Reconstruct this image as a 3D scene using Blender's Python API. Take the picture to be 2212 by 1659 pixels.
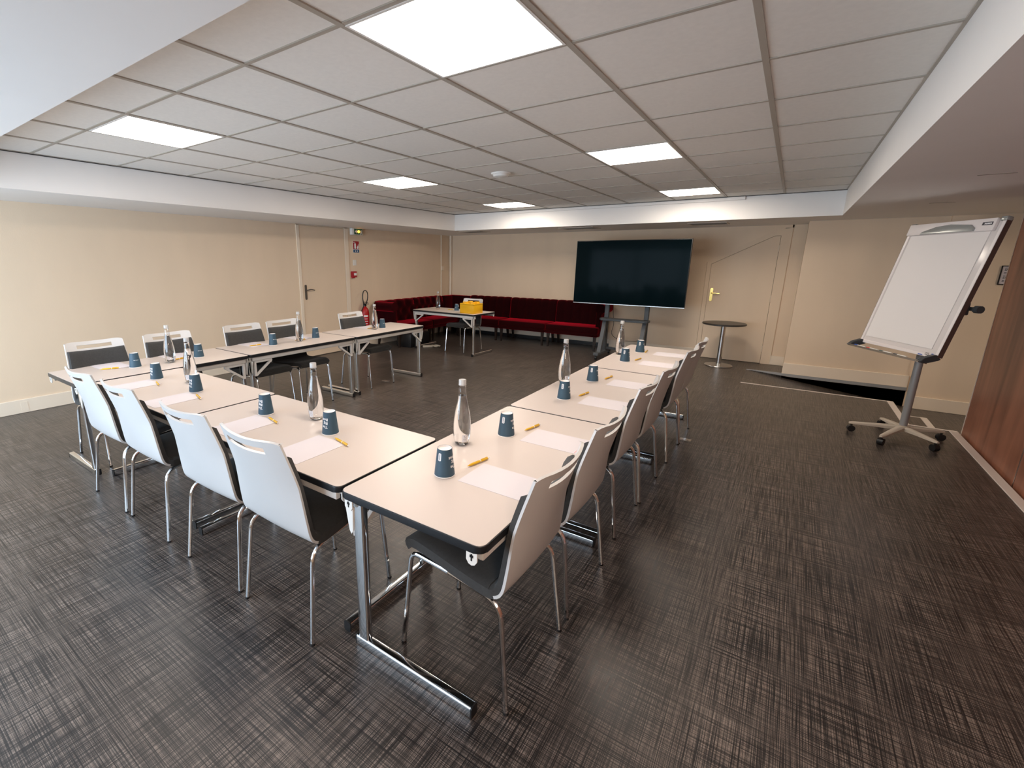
import bpy, bmesh, math, random
from mathutils import Vector, Matrix
random.seed(7)
PI = math.pi
SC = bpy.context.scene
for o in list(bpy.data.objects): bpy.data.objects.remove(o)
COL = SC.collection

# ------------------------------------------------------------------ camera
cd = bpy.data.cameras.new('camera'); cam = bpy.data.objects.new('camera', cd); COL.objects.link(cam)
cam.location = (1.544418, -2.088432, 1.627014)
cam.rotation_euler = (1.32599387, -0.00502378, 0.62369159)
cd.sensor_fit = 'HORIZONTAL'; cd.sensor_width = 36.0
cd.lens = 1009.40742 * 36.0 / 2212.0
cd.shift_x = 137.2115 / 2212.0
cd.shift_y = -12.7268 / 2212.0
cd.clip_start = 0.05
SC.camera = cam
# ------------------------------------------------------------------ exposure, world, big lights
SC.view_settings.view_transform = 'Standard'; SC.view_settings.look = 'None'
SC.view_settings.gamma = 1.0; SC.view_settings.use_curve_mapping = False
SC.view_settings.exposure = 0.95
w = bpy.data.worlds.new('world'); SC.world = w; w.use_nodes = True
w.node_tree.nodes['Background'].inputs[0].default_value = (0.66, 0.82, 1.0, 1)
w.node_tree.nodes['Background'].inputs[1].default_value = 1.0
PANEL_L = 13.0                      # radiance of the ceiling light panels
PANEL_C = (1.0, 0.875, 0.745)
def area(name, loc, rot, sx, sy, power, color):
    l = bpy.data.lights.new(name, 'AREA'); l.shape = 'RECTANGLE'; l.size = sx; l.size_y = sy
    l.energy = power; l.color = color
    o = bpy.data.objects.new(name, l); COL.objects.link(o); o.location = loc; o.rotation_euler = rot
    return o
# daylight through the window behind the camera, on the left
area('window_daylight', (-2.55, -3.58, 1.25), (math.radians(90), 0, 0), 4.7, 1.70, 96, (0.66, 0.83, 1.0))

# added warm fill light behind the camera, brightens the right row's chair backs
area('rear_fill', (2.45, -2.7, 2.12), (math.radians(50), 0, math.radians(28)), .6, .6, 26, (1.0, .80, .64))
# added unseen fill light in the side corridor, brightens its wall
area('corridor_fill', (5.0, 4.6, 2.15), (0, 0, 0), .6, .6, 14, (1.0, .84, .68))
# ------------------------------------------------------------------ node materials
MATS = {}
def mat(name, color, rough=0.5, metal=0.0, noise=None, bump=None, emit=None, spec=0.5, trans=0.0, ior=1.45, sheen=0.0, coat=0.0, sheen_tint=None):
    if name in MATS: return MATS[name]
    m = bpy.data.materials.new(name); m.use_nodes = True
    nt = m.node_tree; b = nt.nodes['Principled BSDF']; L = nt.links
    b.inputs['Base Color'].default_value = (*color, 1)
    b.inputs['Roughness'].default_value = rough
    b.inputs['Metallic'].default_value = metal
    b.inputs['Specular IOR Level'].default_value = spec
    b.inputs['Transmission Weight'].default_value = trans
    b.inputs['IOR'].default_value = ior
    b.inputs['Sheen Weight'].default_value = sheen
    if sheen_tint: b.inputs['Sheen Tint'].default_value = (*sheen_tint, 1)
    b.inputs['Coat Weight'].default_value = coat
    if emit:
        b.inputs['Emission Color'].default_value = (*emit[0], 1); b.inputs['Emission Strength'].default_value = emit[1]
    tc = nt.nodes.new('ShaderNodeTexCoord')
    if noise:                                   # (scale xyz, amount, detail)
        mp = nt.nodes.new('ShaderNodeMapping'); mp.inputs['Scale'].default_value = noise[0]
        n = nt.nodes.new('ShaderNodeTexNoise'); n.inputs['Scale'].default_value = 1; n.inputs['Detail'].default_value = noise[2]
        L.new(tc.outputs['Object'], mp.inputs[0]); L.new(mp.outputs[0], n.inputs['Vector'])
        mx = nt.nodes.new('ShaderNodeMix'); mx.data_type = 'RGBA'
        a = noise[1]
        mx.inputs['A'].default_value = (*[c * (1 - a) for c in color], 1)
        mx.inputs['B'].default_value = (*[min(1, c * (1 + a)) for c in color], 1)
        L.new(n.outputs['Fac'], mx.inputs['Factor']); L.new(mx.outputs['Result'], b.inputs['Base Color'])
    if bump:                                    # (scale xyz, strength)
        mp = nt.nodes.new('ShaderNodeMapping'); mp.inputs['Scale'].default_value = bump[0]
        n = nt.nodes.new('ShaderNodeTexNoise'); n.inputs['Scale'].default_value = 1; n.inputs['Detail'].default_value = 3
        L.new(tc.outputs['Object'], mp.inputs[0]); L.new(mp.outputs[0], n.inputs['Vector'])
        bp = nt.nodes.new('ShaderNodeBump'); bp.inputs['Strength'].default_value = bump[1]; bp.inputs['Distance'].default_value = 0.002
        L.new(n.outputs['Fac'], bp.inputs['Height']); L.new(bp.outputs[0], b.inputs['Normal'])
    MATS[name] = m
    return m

def floor_mat():
    m = bpy.data.materials.new('woven_vinyl'); m.use_nodes = True; nt = m.node_tree; L = nt.links
    b = nt.nodes['Principled BSDF']; tc = nt.nodes.new('ShaderNodeTexCoord')
    def streak(sc, seed):
        mp = nt.nodes.new('ShaderNodeMapping'); mp.inputs['Scale'].default_value = sc; mp.inputs['Location'].default_value = (seed, seed, 0)
        n = nt.nodes.new('ShaderNodeTexNoise'); n.inputs['Scale'].default_value = 1; n.inputs['Detail'].default_value = 2.5; n.inputs['Roughness'].default_value = 0.6
        L.new(tc.outputs['Object'], mp.inputs[0]); L.new(mp.outputs[0], n.inputs['Vector']); return n.outputs['Fac']
    def mth(op, a, c=None, v=None):
        x = nt.nodes.new('ShaderNodeMath'); x.operation = op; L.new(a, x.inputs[0])
        if c is not None: L.new(c, x.inputs[1])
        if v is not None: x.inputs[1].default_value = v
        return x.outputs[0]
    def mr(a, lo, hi):
        x = nt.nodes.new('ShaderNodeMapRange'); x.inputs['From Min'].default_value = lo; x.inputs['From Max'].default_value = hi
        L.new(a, x.inputs['Value']); return x.outputs[0]
    def soft(a, lo, hi, m):
        x = nt.nodes.new('ShaderNodeMapRange'); x.inputs['From Min'].default_value = lo; x.inputs['From Max'].default_value = hi
        x.inputs['To Min'].default_value = m; L.new(a, x.inputs['Value']); return x.outputs[0]
    ax = mth('MULTIPLY', soft(streak((340, 3, 1), 3.1), .42, .56, .12), soft(streak((90, 1.4, 1), 9.3), .36, .54, .52))
    ay = mth('MULTIPLY', soft(streak((3, 340, 1), 5.7), .42, .56, .12), soft(streak((1.4, 90, 1), 1.9), .36, .54, .52))
    f = mth('MULTIPLY', ax, ay)
    big = streak((.9, .9, 1), 2.0)
    f2 = mth('MULTIPLY', f, soft(big, .3, .7, .82))
    cr = nt.nodes.new('ShaderNodeValToRGB'); L.new(f2, cr.inputs[0])
    cr.color_ramp.elements[0].position = 0.0; cr.color_ramp.elements[0].color = (.010, .009, .0095, 1)
    cr.color_ramp.elements[1].position = 0.75; cr.color_ramp.elements[1].color = (.235, .188, .160, 1)
    e = cr.color_ramp.elements.new(0.22); e.color = (.050, .041, .036, 1)
    L.new(cr.outputs[0], b.inputs['Base Color'])
    b.inputs['Roughness'].default_value = .31; b.inputs['Specular IOR Level'].default_value = .5
    bp = nt.nodes.new('ShaderNodeBump'); bp.inputs['Strength'].default_value = .35; bp.inputs['Distance'].default_value = .001
    L.new(f, bp.inputs['Height']); L.new(bp.outputs[0], b.inputs['Normal'])
    return m
M_FLOOR = floor_mat()

def wood_mat():
    m = bpy.data.materials.new('mahogany_veneer'); m.use_nodes = True; nt = m.node_tree; L = nt.links
    b = nt.nodes['Principled BSDF']; tc = nt.nodes.new('ShaderNodeTexCoord')
    mp = nt.nodes.new('ShaderNodeMapping'); mp.inputs['Scale'].default_value = (4, 6, .7)
    n = nt.nodes.new('ShaderNodeTexNoise'); n.inputs['Scale'].default_value = 1.3; n.inputs['Detail'].default_value = 6; n.inputs['Distortion'].default_value = .6
    L.new(tc.outputs['Object'], mp.inputs[0]); L.new(mp.outputs[0], n.inputs['Vector'])
    cr = nt.nodes.new('ShaderNodeValToRGB'); L.new(n.outputs['Fac'], cr.inputs[0])
    cr.color_ramp.elements[0].position = .3; cr.color_ramp.elements[0].color = (.21, .080, .047, 1)
    cr.color_ramp.elements[1].position = .72; cr.color_ramp.elements[1].color = (.41, .168, .098, 1)
    L.new(cr.outputs[0], b.inputs['Base Color']); b.inputs['Roughness'].default_value = .38
    return m
M_WOOD = wood_mat()
M_WALL = mat('beige_wall_fabric', (.79, .63, .465), .85, noise=((2.5, 2.5, .7), .07, 5), bump=((260, 260, 60), .25))
M_PAINT = mat('cream_paint', (.84, .72, .58), .55, noise=((3, 3, 1), .04, 3))
M_WHITE = mat('white_plaster', (.88, .86, .84), .7, noise=((2, 2, 2), .03, 3))
M_TILE = mat('ceiling_board', (.87, .85, .81), .9, noise=((40, 40, 40), .05, 3), bump=((300, 300, 300), .2))
M_GRID = mat('grid_metal', (.44, .40, .345), .5)
M_CHROME = mat('chrome', (.78, .79, .80), .11, 1.0)
M_STEEL = mat('brushed_steel', (.55, .54, .53), .25, 1.0)
M_LAM = mat('cream_laminate', (.60, .52, .478), .34, noise=((4, 4, 4), .02, 3))
M_EDGE = mat('black_edging', (.012, .014, .017), .35)
M_RAIL = mat('grey_white_steel', (.66, .63, .60), .35)
M_SHELL = mat('white_plywood_shell', (.57, .56, .555), .32)
M_PAD = mat('charcoal_fabric', (.032, .031, .030), .85, noise=((90, 90, 90), .35, 3), bump=((600, 600, 600), .4), sheen=.12)
M_BLACK = mat('black_plastic', (.012, .012, .013), .35)
M_CAP = mat('translucent_cap', (.62, .62, .62), .3, trans=.35)
M_BOTTLE = mat('clear_plastic', (1, 1, 1), .0, trans=1.0, ior=1.40)
M_WATER = mat('water', (1, 1, 1), .0, trans=1.0, ior=1.33)
M_CUP = mat('blue_grey_card', (.036, .078, .116), .5)
M_CUPW = mat('white_card', (.82, .78, .76), .55)
M_PRINT = mat('white_print', (.85, .85, .85), .5)
M_PAPER = mat('white_paper', (.66, .61, .64), .6)
M_PEN = mat('yellow_plastic', (.72, .42, .03), .25)
M_PENW = mat('white_plastic', (.80, .78, .74), .3)
M_VELVET = mat('red_velvet', (.014, .0004, .001), .9, noise=((14, 14, 14), .35, 5), sheen=1.0, sheen_tint=(.95, .018, .045), spec=.1)
M_VELVET.node_tree.nodes['Principled BSDF'].inputs['Sheen Roughness'].default_value = .38
M_DWOOD = mat('dark_wood', (.020, .012, .009), .35)
M_SCREEN = mat('glossy_screen', (.002, .006, .008), .08, spec=.02)
M_GREY = mat('dark_grey_steel', (.045, .050, .055), .45)
M_STAND = mat('stand_grey', (.085, .092, .10), .5)
M_SILV = mat('silver_grey_paint', (.33, .34, .35), .35, .3)
M_BEIGE = mat('beige_plastic', (.56, .50, .42), .4)
M_BOARD = mat('whiteboard_enamel', (.72, .67, .65), .12)
M_FRAME = mat('pale_frame', (.82, .76, .74), .3)
M_BROWN = mat('brown_side', (.085, .050, .042), .45)
M_RED = mat('signal_red', (.42, .010, .012), .35)
M_REDD = mat('sign_red', (.38, .012, .018), .5)
M_BLUE = mat('sign_blue', (.02, .09, .20), .5)
M_GREEN = mat('sign_green', (.01, .09, .05), .4)
M_BRASS = mat('brass', (.62, .42, .13), .2, 1.0)
M_PEWTER = mat('pewter', (.20, .185, .165), .35, .8)
M_YEL = mat('yellow_box_plastic', (.80, .43, .01), .35)
M_LIGHT = mat('light_panel', (1, 1, 1), .5, emit=(PANEL_C, PANEL_L))
M_AMBER = mat('amber_lamp', (1, .5, .05), .5, emit=((1, .42, .03), 3.0))
M_TRIM = mat('white_nosing', (.74, .66, .60), .4)
M_ALU = mat('aluminium_nosing', (.42, .43, .44), .4, .5)
M_GRILLE = mat('vent_grey', (.20, .17, .14), .6)
M_MBLUE = mat('marker_blue', (.03, .10, .45), .4)
M_MRED = mat('marker_red', (.7, .01, .01), .4)
M_MGREEN = mat('marker_green', (.04, .08, .07), .4)
M_GLASS = mat('window_glass', (1, 1, 1), .0, trans=1.0, ior=1.02)
M_CLAMP = mat('clamp_grey', (.40, .42, .41), .25, .4)
M_TABGREY = mat('dark_laminate', (.035, .030, .026), .35)
M_CORD = mat('cream_cord', (.62, .55, .45), .5)
M_SILK = mat('clear_label', (.72, .70, .72), .5)
M_INK = mat('ink', (.05, .05, .06), .6)

# ------------------------------------------------------------------ mesh helpers
def newbm(): return bmesh.new()
def obj(name, bm, m, parent=None, ang=35, smooth=True):
    bmesh.ops.recalc_face_normals(bm, faces=bm.faces)
    if smooth:
        for f in bm.faces: f.smooth = True
        a = math.radians(ang)
        for e in bm.edges:
            if len(e.link_faces) != 2 or e.calc_face_angle(0) > a: e.smooth = False
    me = bpy.data.meshes.new(name); bm.to_mesh(me); bm.free()
    ms = m if isinstance(m, (list, tuple)) else [m]
    for x in ms: me.materials.append(x)
    o = bpy.data.objects.new(name, me); COL.objects.link(o)
    if parent: o.parent = parent
    return o
def box(bm, x0, x1, y0, y1, z0, z1, bev=0, seg=2):
    vs = [bm.verts.new(p) for p in ((x0,y0,z0),(x1,y0,z0),(x1,y1,z0),(x0,y1,z0),(x0,y0,z1),(x1,y0,z1),(x1,y1,z1),(x0,y1,z1))]
    fs = [bm.faces.new([vs[i] for i in q]) for q in ((0,3,2,1),(4,5,6,7),(0,1,5,4),(1,2,6,5),(2,3,7,6),(3,0,4,7))]
    if bev:
        es = list({e for f in fs for e in f.edges})
        bmesh.ops.bevel(bm, geom=es, offset=bev, segments=seg, affect='EDGES', profile=.5)
    return bm
def prism(bm, poly, a0, a1, axis='z', bev=0, seg=2):
    def P(u, v, a):
        return (u, v, a) if axis == 'z' else (u, a, v) if axis == 'y' else (a, u, v)
    lo = [bm.verts.new(P(u, v, a0)) for u, v in poly]; hi = [bm.verts.new(P(u, v, a1)) for u, v in poly]
    n = len(poly); fs = [bm.faces.new(lo), bm.faces.new(hi)]
    for i in range(n): fs.append(bm.faces.new((lo[i], lo[(i+1) % n], hi[(i+1) % n], hi[i])))
    if bev:
        es = [e for e in {e for f in fs[:2] for e in f.edges}]
        bmesh.ops.bevel(bm, geom=es, offset=bev, segments=seg, affect='EDGES', profile=.5)
    return bm
def ring_prism(bm, outer, inner, a0, a1, axis='y'):
    def P(u, v, a):
        return (u, v, a) if axis == 'z' else (u, a, v) if axis == 'y' else (a, u, v)
    n = len(outer)
    V = [[bm.verts.new(P(u, v, a)) for u, v in pl] for pl in (outer, inner) for a in (a0, a1)]
    o0, o1, i0, i1 = V
    for i in range(n):
        j = (i+1) % n
        bm.faces.new((o0[i], o0[j], o1[j], o1[i])); bm.faces.new((i0[j], i0[i], i1[i], i1[j]))
        bm.faces.new((o0[j], o0[i], i0[i], i0[j])); bm.faces.new((o1[i], o1[j], i1[j], i1[i]))
    return bm
def rrect(x0, x1, y0, y1, r, n=5):
    pts = []
    for cx, cy, a in ((x1-r, y1-r, 0), (x0+r, y1-r, 90), (x0+r, y0+r, 180), (x1-r, y0+r, 270)):
        for i in range(n+1):
            t = math.radians(a + 90*i/n); pts.append((cx + r*math.cos(t), cy + r*math.sin(t)))
    return pts
def lathe(bm, prof, seg=24, c=(0, 0, 0), cap=True):
    rings = []
    for r, z in prof:
        if r < 1e-6: rings.append([bm.verts.new((c[0], c[1], c[2]+z))])
        else: rings.append([bm.verts.new((c[0]+r*math.cos(2*PI*i/seg), c[1]+r*math.sin(2*PI*i/seg), c[2]+z)) for i in range(seg)])
    for a, b in zip(rings, rings[1:]):
        for i in range(seg):
            j = (i+1) % seg
            if len(a) == 1 and len(b) == 1: continue
            if len(a) == 1: bm.faces.new((a[0], b[j], b[i]))
            elif len(b) == 1: bm.faces.new((a[i], a[j], b[0]))
            else: bm.faces.new((a[i], a[j], b[j], b[i]))
    if cap:
        for rg in (rings[0], rings[-1]):
            if len(rg) > 1: bm.faces.new(rg)
    return bm
def tube(bm, path, r, seg=10, caps=True, sx=1.0):
    P = [Vector(p) for p in path]; n = len(P); rings = []
    up = Vector((0, 0, 1)); prev = None
    for i in range(n):
        t = (P[min(i+1, n-1)] - P[max(i-1, 0)]).normalized()
        if prev is None:
            a = up if abs(t.dot(up)) < .9 else Vector((1, 0, 0)); u = t.cross(a).normalized()
        else:
            u = (prev - t * prev.dot(t)).normalized()
        prev = u; v = t.cross(u)
        rr = r[i] if isinstance(r, (list, tuple)) else r
        rings.append([bm.verts.new(P[i] + u*rr*sx*math.cos(2*PI*k/seg) + v*rr*math.sin(2*PI*k/seg)) for k in range(seg)])
    for a, b in zip(rings, rings[1:]):
        for k in range(seg): bm.faces.new((a[k], a[(k+1) % seg], b[(k+1) % seg], b[k]))
    if caps: bm.faces.new(rings[0]); bm.faces.new(rings[-1])
    return bm
def fillet(pts, rad, n=6):
    P = [Vector(p) for p in pts]; out = [P[0]]
    for i in range(1, len(P)-1):
        a, b, c = P[i-1], P[i], P[i+1]
        d1 = (a-b).normalized(); d2 = (c-b).normalized(); r = min(rad, (a-b).length*.49, (c-b).length*.49)
        p, q = b + d1*r, b + d2*r
        for k in range(n+1):
            t = k/n; out.append(p*(1-t)**2 + b*2*t*(1-t) + q*t*t)
    out.append(P[-1]); return out
def cyl(bm, p0, p1, r, seg=16): return tube(bm, [p0, p1], r, seg)
def catmull(pts, n):
    P = [Vector(p) for p in pts]; out = []
    for i in range(len(P)-1):
        p0, p1, p2, p3 = P[max(i-1, 0)], P[i], P[i+1], P[min(i+2, len(P)-1)]
        for k in range(n):
            t = k/n
            out.append(.5*((2*p1)+(p2-p0)*t+(2*p0-5*p1+4*p2-p3)*t*t+(-p0+3*p1-3*p2+p3)*t**3))
    out.append(P[-1]); return out
def solid_grid(bm, G, mask=None, th=.01, inset=None):
    """G[i][j] = front surface points; thickened along minus normal."""
    ni, nj = len(G), len(G[0])
    N = [[None]*nj for _ in range(ni)]
    for i in range(ni):
        for j in range(nj):
            du = G[min(i+1, ni-1)][j] - G[max(i-1, 0)][j]; dv = G[i][min(j+1, nj-1)] - G[i][max(j-1, 0)]
            N[i][j] = du.cross(dv).normalized()
    A = [[bm.verts.new(G[i][j]) for j in range(nj)] for i in range(ni)]
    B = [[bm.verts.new(G[i][j] - N[i][j]*th) for j in range(nj)] for i in range(ni)]
    on = [[(mask(i, j) if mask else True) for j in range(nj-1)] for i in range(ni-1)]
    for i in range(ni-1):
        for j in range(nj-1):
            if not on[i][j]: continue
            bm.faces.new((A[i][j], A[i+1][j], A[i+1][j+1], A[i][j+1]))
            bm.faces.new((B[i][j], B[i][j+1], B[i+1][j+1], B[i+1][j]))
            for di, dj, a, b in ((-1, 0, (i, j), (i, j+1)), (1, 0, (i+1, j+1), (i+1, j)), (0, -1, (i+1, j), (i, j)), (0, 1, (i, j+1), (i+1, j+1))):
                ii, jj = i+di, j+dj
                if not (0 <= ii < ni-1 and 0 <= jj < nj-1 and on[ii][jj]):
                    bm.faces.new((A[a[0]][a[1]], A[b[0]][b[1]], B[b[0]][b[1]], B[a[0]][a[1]]))
    for v in [v for v in bm.verts if not v.link_faces]: bm.verts.remove(v)
    return bm
def text_mesh(s, size, ext=.0, align='LEFT'):
    c = bpy.data.curves.new('txt', 'FONT'); c.body = s; c.size = size; c.extrude = ext; c.align_x = align; c.resolution_u = 2; c.offset = size*.018 if size > .01 else 0
    o = bpy.data.objects.new('txt', c); COL.objects.link(o)
    dg = bpy.context.evaluated_depsgraph_get()
    me = bpy.data.meshes.new_from_object(o.evaluated_get(dg)); bm = bmesh.new(); bm.from_mesh(me)
    bpy.data.objects.remove(o); bpy.data.curves.remove(c); bpy.data.meshes.remove(me)
    return bm
def merge(dst, src):
    me = bpy.data.meshes.new('tmp'); src.to_mesh(me); src.free(); dst.from_mesh(me); bpy.data.meshes.remove(me); return dst

# ------------------------------------------------------------------ things
def tag(o, label=None, cat=None, group=None, kind=None):
    if label: o['label'] = label
    if cat: o['category'] = cat
    if group: o['group'] = group
    if kind: o['kind'] = kind
    return o
def empty(name, loc=(0, 0, 0), rz=0):
    o = bpy.data.objects.new(name, None); COL.objects.link(o); o.location = loc; o.rotation_euler = (0, 0, rz)
    o.empty_display_size = .1
    return o
def copy_tree(o, parent=None):
    c = o.copy(); COL.objects.link(c)
    if parent: c.parent = parent
    for ch in [x for x in bpy.data.objects if x.parent == o and x != c]: copy_tree(ch, c)
    return c
def struct(name, bm, m, parent=None, **k):
    o = obj(name, bm, m, parent, **k)
    if not parent: o['kind'] = 'structure'
    return o

# ================================================================== SETTING
XL, YB, ZS, CE = -5.06, 7.16, 2.203, 2.504
XR, YP, YF, LOW = 3.13, 6.50, -3.5, -0.26
XC = 6.0
# floor --------------------------------------------------------------
bm = newbm()
def quad(bm, *pts): bm.faces.new([bm.verts.new(p) for p in pts])
def hq(bm, x0, x1, y0, y1, z): quad(bm, (x0, y0, z), (x1, y0, z), (x1, y1, z), (x0, y1, z))
hq(bm, XL-.1, 1.17, YF-.1, YB+.1, 0); hq(bm, 1.17, 3.10, YF, 4.45, 0); hq(bm, 1.17, 2.75, 4.45, 5.46, 0)
hq(bm, 1.17, 3.0, 6.50, YB+.1, 0)
floor = struct('floor', bm, M_FLOOR, smooth=False); floor['label'] = 'dark brown woven vinyl floor'
bm = newbm()                                       # sunken side: ramp, step, low landing
quad(bm, (1.17, 5.46, 0), (3.0, 5.46, LOW), (3.0, 6.50, LOW), (1.17, 6.50, 0))
struct('ramp', bm, M_FLOOR, floor, smooth=False)
bm = newbm(); hq(bm, 3.0, XC, 4.45, 6.6, LOW); hq(bm, 2.75, 3.0, 4.45, 5.46, LOW); hq(bm, 3.10, XC, YF, 4.45, LOW)
struct('lower_landing', bm, M_FLOOR, floor, smooth=False)
bm = newbm(); box(bm, 2.752, 3.06, 4.452, 5.40, LOW, -.13)
struct('step', bm, M_FLOOR, floor)
bm = newbm()
quad(bm, (1.17, 5.46, 0), (2.75, 5.46, 0), (2.75, 5.46, LOW), (1.17, 5.46, LOW))
quad(bm, (2.75, 5.46, 0), (2.75, 4.45, 0), (2.75, 4.45, LOW), (2.75, 5.46, LOW))
quad(bm, (2.75, 4.45, 0), (3.10, 4.45, 0), (3.10, 4.45, LOW), (2.75, 4.45, LOW))
quad(bm, (3.10, 4.45, 0), (3.10, YF, 0), (3.10, YF, LOW), (3.10, 4.45, LOW))
quad(bm, (1.17, 6.50, 0), (3.02, 6.50, 0), (3.02, 6.50, LOW), (1.17, 6.50, LOW))
struct('floor_riser', bm, M_FLOOR, floor, smooth=False)
def strip(name, x0, x1, y0, y1, z0, z1, m, lab=None):
    bm = newbm(); box(bm, x0, x1, y0, y1, z0, z1, .002, 1); o = struct(name, bm, m, floor)
    if lab: o['label'] = lab
strip('nosing', 1.17, 2.755, 5.452, 5.475, -.03, .005, M_TRIM, 'white nosing along the near edge of the ramp')
strip('nosing', 2.70, 2.758, 4.45, 5.475, -.03, .006, M_TRIM)
strip('nosing', 2.70, 3.105, 4.435, 4.457, -.03, .005, M_TRIM)
strip('nosing', 3.045, 3.108, YF, 4.457, -.03, .007, M_TRIM, 'long white nosing beside the wood wall')
strip('nosing', 2.752, 3.066, 5.39, 5.41, -.16, -.126, M_TRIM)
strip('nosing', 3.005, 3.066, 4.46, 5.41, -.16, -.125, M_TRIM)
bm = newbm(); prism(bm, [(1.17, .006), (3.02, .006), (3.02, -.042), (1.75, -.042), (1.17, 0)], 6.482, 6.503, 'y')
struct('nosing', bm, M_ALU, floor)['label'] = 'grey metal edging along the far side of the ramp'
for x, y in ((-2.86, 2.54), (.946, 2.593)):
    bm = newbm(); box(bm, x-.05, x+.05, y-.035, y+.035, 0, .004, .001, 1); box(bm, x-.03, x+.03, y-.018, y+.018, .004, .006)
    o = obj('floor_outlet', bm, M_STEEL)
    tag(o, 'small metal floor outlet plate beneath the left table row' if x < 0 else 'small metal floor outlet plate behind the right chair row', 'floor outlet')

# walls ----------------------------------------------------------------
def wall(name, x0, x1, y0, y1, z0, z1, m):
    bm = newbm(); box(bm, x0, x1, y0, y1, z0, z1); return struct(name, bm, m)
DL0, DL1 = 2.93, 3.885                                # left wall door
bm = newbm(); box(bm, XL-.15, XL, YF, DL0-.06, 0, CE); box(bm, XL-.15, XL, DL1+.09, YB+.1, 0, CE); box(bm, XL-.15, XL, DL0-.06, DL1+.09, 2.196, CE)
struct('wall_left', bm, M_WALL)
bm = newbm(); box(bm, XL-.15, .33, YB, YB+.15, 0, CE); box(bm, 1.44, 1.7, YB, YB+.15, 0, CE)
prism(bm, [(.33, 1.64), (1.24, 2.09), (1.36, 2.16), (1.46, 2.16), (1.46, CE), (.33, CE)], YB, YB+.15, 'y')
struct('wall_back', bm, M_WALL)
bm = newbm(); box(bm, 1.63, XC+.1, YP, YP+.9, LOW, CE); box(bm, 3.04, XC+.1, YP-.06, YP, LOW, CE)
struct('wall_back_right', bm, M_WALL)
wall('wall_corridor', XC, XC+.1, YF, YP, LOW, CE, M_WALL)
bm = newbm(); WX0, WX1, WZ0, WZ1 = -4.95, -.15, .35, 2.12
box(bm, XL-.15, WX0, YF-.15, YF, 0, CE); box(bm, WX1, XC, YF-.15, YF, LOW, CE); box(bm, WX0, WX1, YF-.15, YF, 0, WZ0); box(bm, WX0, WX1, YF-.15, YF, WZ1, CE)
struct('wall_front', bm, M_WALL)
bm = newbm()
for a, b, c, d in ((WX0, WX0+.06, WZ0, WZ1), (WX1-.06, WX1, WZ0, WZ1), (WX0, WX1, WZ0, WZ0+.06), (WX0, WX1, WZ1-.06, WZ1), (-3.25, -3.19, WZ0, WZ1), (-1.7, -1.64, WZ0, WZ1)):
    box(bm, a, b, YF-.10, YF-.05, c, d)
win = struct('window_1', bm, M_WHITE)
bm = newbm(); box(bm, WX0, WX1, YF-.125, YF-.120, WZ0, WZ1); obj('pane', bm, M_GLASS, win)
# wood panel wall
wr = wall('wall_right', XR+.012, XR+.10, YF, 4.40, LOW, CE, M_GREY)
yy = 4.42
for k, wd in enumerate((1.38, 1.38, 1.38, 1.38, 1.38, 1.6)):
    y0 = max(YF, yy-wd); bm = newbm(); box(bm, XR, XR+.014, y0+.006, yy-.006, LOW+.02, ZS, .001, 1)
    o = struct('wood_panel', bm, M_WOOD, wr); yy = y0
    if k < 5:
        bm = newbm(); box(bm, XR-.003, XR+.01, y0-.006, y0+.006, LOW+.02, ZS); struct('panel_joint', bm, M_STEEL, wr)
bm = newbm(); box(bm, XR-.004, XR+.10, 4.414, 4.424, LOW, ZS); struct('edge_strip', bm, M_TRIM, wr)
# baseboards
def bb(name, x0, x1, y0, y1, z0, z1, lip=None):
    bm = newbm(); box(bm, x0, x1, y0, y1, z0, z1, .004, 1); return struct(name, bm, M_PAINT)
bb('baseboard_left', XL, XL+.018, YF, DL0-.07, 0, .15)
bb('baseboard_left', XL, XL+.018, DL1+.10, YB, 0, .15)
bb('baseboard_back', -1.2, .32, YB-.018, YB, 0, .15)
bb('baseboard_back', 1.44, 1.63, YB-.02, YB, 0, .15)
bb('baseboard_right', 1.625, 3.02, YP-.02, YP+.001, 0, .165)
bb('baseboard_right', 3.03, XC, YP-.082, YP-.06, LOW, LOW+.17)
bm = newbm(); box(bm, XL, -1.2, YB-.02, YB, 0, .07); struct('baseboard_back', bm, M_BLACK)
bm = newbm(); box(bm, XL, -1.2, YB-.016, YB, .075, .165, .003, 1); box(bm, XL, -1.2, YB-.014, YB, .17, .29, .003, 1)
struct('trim_1', bm, M_PAINT)
bm = newbm(); box(bm, XL+.018, XL+.021, -.86, -.80, .02, .12); struct('trim_2', bm, M_PAINT)

# ceiling ----------------------------------------------------------------
U = .654
WXA, WXB, WYA, WYB = -3.903, 1.938, -1.345, 5.685
bm = newbm()
box(bm, XL-.1, WXA, YF, YB+.1, ZS, CE+.1); box(bm, WXB, XC, YF, YB+.1, ZS, CE+.1)
box(bm, WXA, WXB, YF, WYA, ZS, CE+.1); box(bm, WXA, WXB, WYB, YB+.1, ZS, CE+.1)
soff = struct('ceiling', bm, M_WHITE); soff['label'] = 'white plaster ceiling border around the tiled recess'
bm = newbm(); box(bm, WXA-.05, WXB+.05, WYA-.05, WYB+.05, CE+.03, CE+.1)
plen = struct('ceiling_tray', bm, M_WHITE, soff)
xs = [WXA] + [U*i for i in range(-5, 3)] + [WXB]
ys = [WYA] + [U*j for j in range(-1, 9)] + [WYB]
LIGHTS = {(0, -1), (-4, -1), (0, 3), (-4, 3), (-4, 7), (0, 7)}
for a, b in zip(xs, xs[1:]):
    for c, d in zip(ys, ys[1:]):
        i, j = round(a/U), round(c/U)
        if abs(a - U*i) < .01 and abs(c - U*j) < .01 and (i, j) in LIGHTS: continue
        bm = newbm(); box(bm, a+.009, b-.009, c+.009, d-.009, CE+.004, CE+.02, .002, 1)
        struct('ceiling_tile', bm, M_TILE, soff)
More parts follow.
